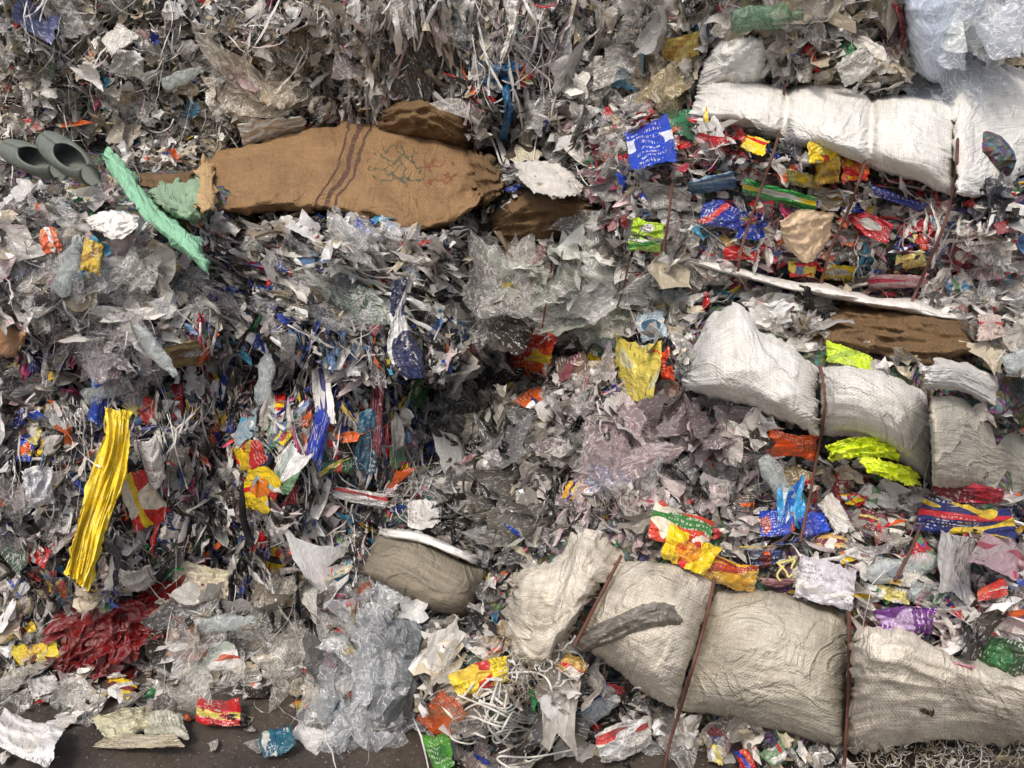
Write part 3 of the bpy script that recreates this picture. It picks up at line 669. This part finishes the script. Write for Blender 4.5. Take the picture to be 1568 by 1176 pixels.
cluster('clear_film_bag',568,1025,76,106,120,.125,(192,197,202),CL2,(.02,.14))
cluster('clear_film_bag',560,1105,62,48,34,.11,(192,197,202),CL2,(.02,.14))
cluster('crumpled_film',400,155,62,46,34,.17,(222,210,190),CL2,(.04,.16),0)
cluster('crumpled_film',1030,125,42,45,24,.15,(225,203,155),CL2,(.02,.12),60)
cluster('crumpled_film',600,372,120,22,30,.11,(222,221,219),CL2,(.03,.12),0)
cluster('crumpled_film',930,435,40,34,14,.14,(234,236,230),CL2,(.03,.13),30)
cluster('crumpled_film',860,430,120,60,22,.14,(205,210,200),CL2,(.03,.10),30)
cluster('crumpled_film',140,540,85,60,24,.14,(212,204,208),CLR,(.03,.12),70)
cluster('crumpled_film',150,430,90,50,26,.13,(218,216,212),CLR,(.03,.12),60)
cluster('crumpled_film',100,305,60,18,10,.12,(212,212,212),CLR,(.03,.12),0)
cluster('crumpled_film',930,690,75,55,34,.12,(210,186,190),CL2,(.03,.14),60)
cluster('crumpled_film',240,880,70,35,12,.12,(205,205,200),CLR,(.03,.12),0)
cluster('crumpled_film',415,985,50,50,14,.13,(205,203,195),CLR,(.03,.12),0)
cluster('crumpled_film',1190,468,46,30,50,.06,(242,242,238),SCR,(.06,.13),0,7)
cluster('crumpled_film',1500,410,70,40,16,.13,(225,208,208),CLR,(.03,.12),40)
cluster('plastic_film_sheet',1490,50,100,75,44,.22,(222,231,245),CL2,(.10,.24),60)
cluster('dark_red_bag',185,965,75,42,26,.15,(120,18,18),FR,(.05,.14),20,17,False)
cluster('dark_red_bag',120,1010,36,22,10,.12,(120,18,18),FR,(.04,.12),0,17,False)
cluster('brown_film',300,970,38,30,12,.12,(165,120,98),SCR,(.03,.1),0,15)
cluster('grey_cloth_rag',1050,650,72,38,26,.13,(128,116,118),SCR,(.03,.12),20,15)
cluster('grey_film',760,620,95,45,20,.14,(134,130,120),SCR,(.0,.08),0,15)
cluster('grey_film',765,790,80,45,18,.14,(104,100,92),SCR,(.0,.08),0,15)
cluster('green_film',935,500,38,45,12,.13,(135,150,128),CL2,(.02,.1),60,15)
cluster('turquoise_cloth',762,108,34,20,12,.08,(28,108,160),SCR,(.06,.12),0,13)
cluster('black_bag',1530,312,60,26,18,.11,(34,34,38),FBK,(.06,.16),0,15,False)
cluster('soil_clump',1422,1088,52,26,160,.012,(70,58,34),SOIL,(.13,.17),0,4,False)
n=620
x=rng.uniform(-2.6,.1,n); y=2.85-np.abs(rng.normal(0,.25,n)); P=np.stack([x,y,rng.uniform(.006,.03,n)],-1)
u,v,f=proj(P); ok=~masked(u,v); P=P[ok]; n=len(P)
col,col2,par=pick(np.full(n,15),n); L=.045*np.exp(rng.normal(0,.6,n))
scraps('litter_scraps',P,np.tile([[0,0,1.]],(n,1)),rng.uniform(0,6.28,n),L,L*rng.uniform(.5,1,n),7,col,col2,SCR,.2,.15,4,.2)
n=32
x=rng.uniform(-2.0,-.5,n); y=rng.uniform(2.4,2.75,n); P=np.stack([x,y,rng.uniform(.02,.04,n)],-1)
u,v,f=proj(P); ok=~masked(u,v); P=P[ok]; n=len(P); L=.12*np.exp(rng.normal(0,.3,n)); c=np.tile(lin(np.array((205,203,195))),(n,1))
scraps('litter_film',P,np.tile([[0,-.3,1.]],(n,1)),rng.uniform(0,6.28,n),L,L*.8,12,c,c,CLR,.3,.15,8,.3,True)

def ribbons(name,n,rect,ln,wd,ang,spread,cols,mat,lift=(.03,.1),wig=.35,k=12,over=.1):
    u=rng.uniform(rect[0],rect[2],n); v=rng.uniform(rect[1],rect[3],n)
    a=np.radians(ang+spread*rng.normal(size=n)); st=ln*np.exp(rng.normal(0,.5,n))/k
    w=wd*np.exp(rng.normal(0,.5,n)); da=rng.normal(0,wig*.3,n)
    U=[u];Vv=[v];Aa=[a]
    for i in range(k-1):
        a=a+da+rng.normal(0,wig,n); u=u+np.cos(a)*st; v=v-np.sin(a)*st
        U.append(u);Vv.append(v);Aa.append(a)
    U=np.array(U).T;Vv=np.array(Vv).T;Aa=np.array(Aa).T
    keep=(masked(U,Vv).sum(1)<2)|(rng.random(n)<over); U,Vv,Aa,w=U[keep],Vv[keep],Aa[keep],w[keep]; n=len(U)
    l0=rng.uniform(lift[0],lift[1],(n,1))-.03; tw=rng.uniform(0,6.28,(n,1))+np.linspace(0,1,k)[None]*rng.normal(0,3,(n,1))
    t=tmap(U,Vv)-l0-.02*np.sin(np.linspace(0,6,k))[None]*rng.normal(0,1,(n,1))
    for _ in range(2): t[:,1:-1]=(t[:,:-2]+t[:,2:]+t[:,1:-1])/3
    nx,ny=np.sin(Aa),np.cos(Aa); P=[]
    wv=w[:,None]*(1+.3*rng.normal(size=(n,k)))
    for sgn in (-1,0,1):
        ww=sgn*wv/2
        P.append(CAM+ray(U+nx*ww*np.abs(np.cos(tw)),Vv+ny*ww*np.abs(np.cos(tw)))*(t+ww/F*2.8*np.sin(tw)+(abs(sgn)-.5)*wv/F*.8)[...,None])
    V=np.stack(P,2)
    V[...,2]=np.maximum(V[...,2],.003)
    p,pw=cols; c=p[rng.choice(len(p),n,p=pw)]*rng.uniform(.7,1.1,(n,1))
    Q=gridq(k,3)[None]+(np.arange(n)*k*3)[:,None,None]
    a4=np.ones((n,k*3,4)); a4[...,:3]=np.clip(c,.01,.85)[:,None]
    o=rng.uniform(0,50,(n,1,1)); s=np.linspace(0,1,k)[None,:,None]*.2; r=np.array([-1,0,1.])[None,None,:]*.01
    suv=np.stack([s+o+0*r,r+o+0*s,o+0*s+0*r],-1)
    return mkmesh(name,V,Q,mat,{'Col':('FLOAT_COLOR',a4),'Col2':('FLOAT_COLOR',a4*.9),'suv':('FLOAT_VECTOR',suv)},True)
mixc=pal((WHT,4.5),(GRY,2),(DRK,3),(BRT,1.7),(BLU,.8),(PNK,1))
ribbons('hanging_plastic_strips',360,(140,500,660,840),80,7,-88,10,mixc,SCR,(.03,.13),.12)
ribbons('hanging_plastic_strips',260,(530,-60,780,120),100,4.5,-88,8,pal((WHT,5),(GRY,3),(PNK,1.5),(DRK,1.5),(BEI,1)),SCR,(.04,.14),.1)
ribbons('hanging_plastic_strips',120,(0,560,200,900),80,6,-85,16,mixc,SCR,(.03,.11),.14)
ribbons('compressed_film_strips',230,(300,350,640,500),90,6,-30,9,pal((WHT,4),(GRY,3),(DRK,2),(BLU,1)),SCR,(.04,.13),.1)
ribbons('compressed_film_strips',130,(960,250,1480,460),70,6,-14,20,pal((WHT,5),(RPK,2),(GRY,1),(BRT,1)),SCR,(.03,.11),.25)
ribbons('compressed_film_strips',150,(1130,750,1540,950),80,6,-14,24,pal((WHT,5),(RPK,1.5),(PNK,2),(BRT,1),(BLU,.6)),SCR,(.03,.11),.25)
ribbons('shredded_film_tangle',240,(1400,330,1600,470),110,4,60,40,pal((PNK,3),(WHT,3),(RPK,1)),SCR,(.03,.13),.35)
ribbons('shredded_film_tangle',400,(850,630,1000,790),60,1.8,70,50,pal((PNK,4),(GRY,2)),SCR,(.02,.12),.25)
ribbons('fine_plastic_threads',2200,(-50,-50,1600,1100),80,1.3,0,90,pal((WHT,5),(GRY,2),(PNK,1),(DRK,1.5),(BRT,.6)),SCR,(.04,.12),.3)
ribbons('fine_plastic_threads',700,(0,450,720,900),110,1.5,-88,12,pal((WHT,5),(GRY,2),(PNK,1),(DRK,1.)),SCR,(.06,.15),.15)
ribbons('fine_plastic_threads',350,(0,-80,940,200),90,1.4,-88,14,pal((WHT,5),(GRY,2),(PNK,1)),SCR,(.06,.15),.15)
ribbons('loose_plastic_strips',220,(-50,-50,1600,1000),55,6,0,90,mixc,SCR,(.03,.11),.25)
ribbons('frayed_sack_threads',200,(770,960,850,1060),40,1.5,-70,30,pal((WHT,1),(BEI,1)),SCR,(.08,.16),.4,over=1.)
ribbons('frayed_sack_threads',260,(1300,1105,1568,1165),40,1.6,-70,40,pal((WHT,1),(BEI,1)),SCR,(.06,.14),.4,over=1.)

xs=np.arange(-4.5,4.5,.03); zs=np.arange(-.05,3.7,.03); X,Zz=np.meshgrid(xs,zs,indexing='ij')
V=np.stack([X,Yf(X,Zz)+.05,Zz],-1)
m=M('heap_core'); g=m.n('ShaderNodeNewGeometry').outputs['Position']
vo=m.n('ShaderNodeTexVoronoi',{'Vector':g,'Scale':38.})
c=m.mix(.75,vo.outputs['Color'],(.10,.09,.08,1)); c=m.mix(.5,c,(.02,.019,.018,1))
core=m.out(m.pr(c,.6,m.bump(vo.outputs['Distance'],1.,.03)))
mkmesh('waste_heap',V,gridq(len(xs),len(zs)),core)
m=M('concrete'); g=m.n('ShaderNodeNewGeometry').outputs['Position']
n1=m.noise(g,2.5,6.,.65); n2=m.noise(g,40.,5.,.7)
c=m.mix(m.ramp(n1,.35,.7),L4((58,52,48)),L4((92,84,76))); c=m.mix(m.math('MULTIPLY',m.ramp(n2,.5,.7),.7),c,L4((36,32,29)))
c=m.mix(m.ramp(m.noise(g,90.,2.),.66,.70),c,L4((150,145,138)))
gm=m.out(m.pr(c,.5,m.bump(n2,.5,.01)))
gx=np.linspace(-60,60,61); G=np.stack([*np.meshgrid(gx,gx,indexing='ij'),np.zeros((61,61))],-1)
mkmesh('ground',G,gridq(61,61),gm)

w=bpy.data.worlds.new('World'); scene.world=w; w.use_nodes=True
nt=w.node_tree; bg=nt.nodes['Background']; sk=nt.nodes.new('ShaderNodeTexSky'); sk.sky_type='NISHITA'; sk.sun_disc=False
el=math.radians(53); az=math.radians(198)
sk.sun_elevation=el; sk.sun_rotation=az; sk.dust_density=5.; sk.air_density=1.; sk.ozone_density=.8
nt.links.new(sk.outputs[0],bg.inputs[0]); bg.inputs[1].default_value=.15
sd=bpy.data.lights.new('sun','SUN'); sd.energy=2.0; sd.angle=math.radians(11); sd.color=(1,.95,.88)
so=bpy.data.objects.new('sun',sd); scene.collection.objects.link(so)
d=Vector((math.sin(az)*math.cos(el),math.cos(az)*math.cos(el),math.sin(el)))
so.rotation_euler=d.to_track_quat('Z','Y').to_euler()
cd=bpy.data.cameras.new('camera'); cd.sensor_width=36; cd.lens=36*F/1568; cd.clip_end=500
co=bpy.data.objects.new('camera',cd); scene.collection.objects.link(co); co.location=CAM; co.rotation_euler=(math.radians(75),0,0)
scene.camera=co
scene.view_settings.view_transform='Standard'; scene.view_settings.look='None'; scene.view_settings.exposure=0
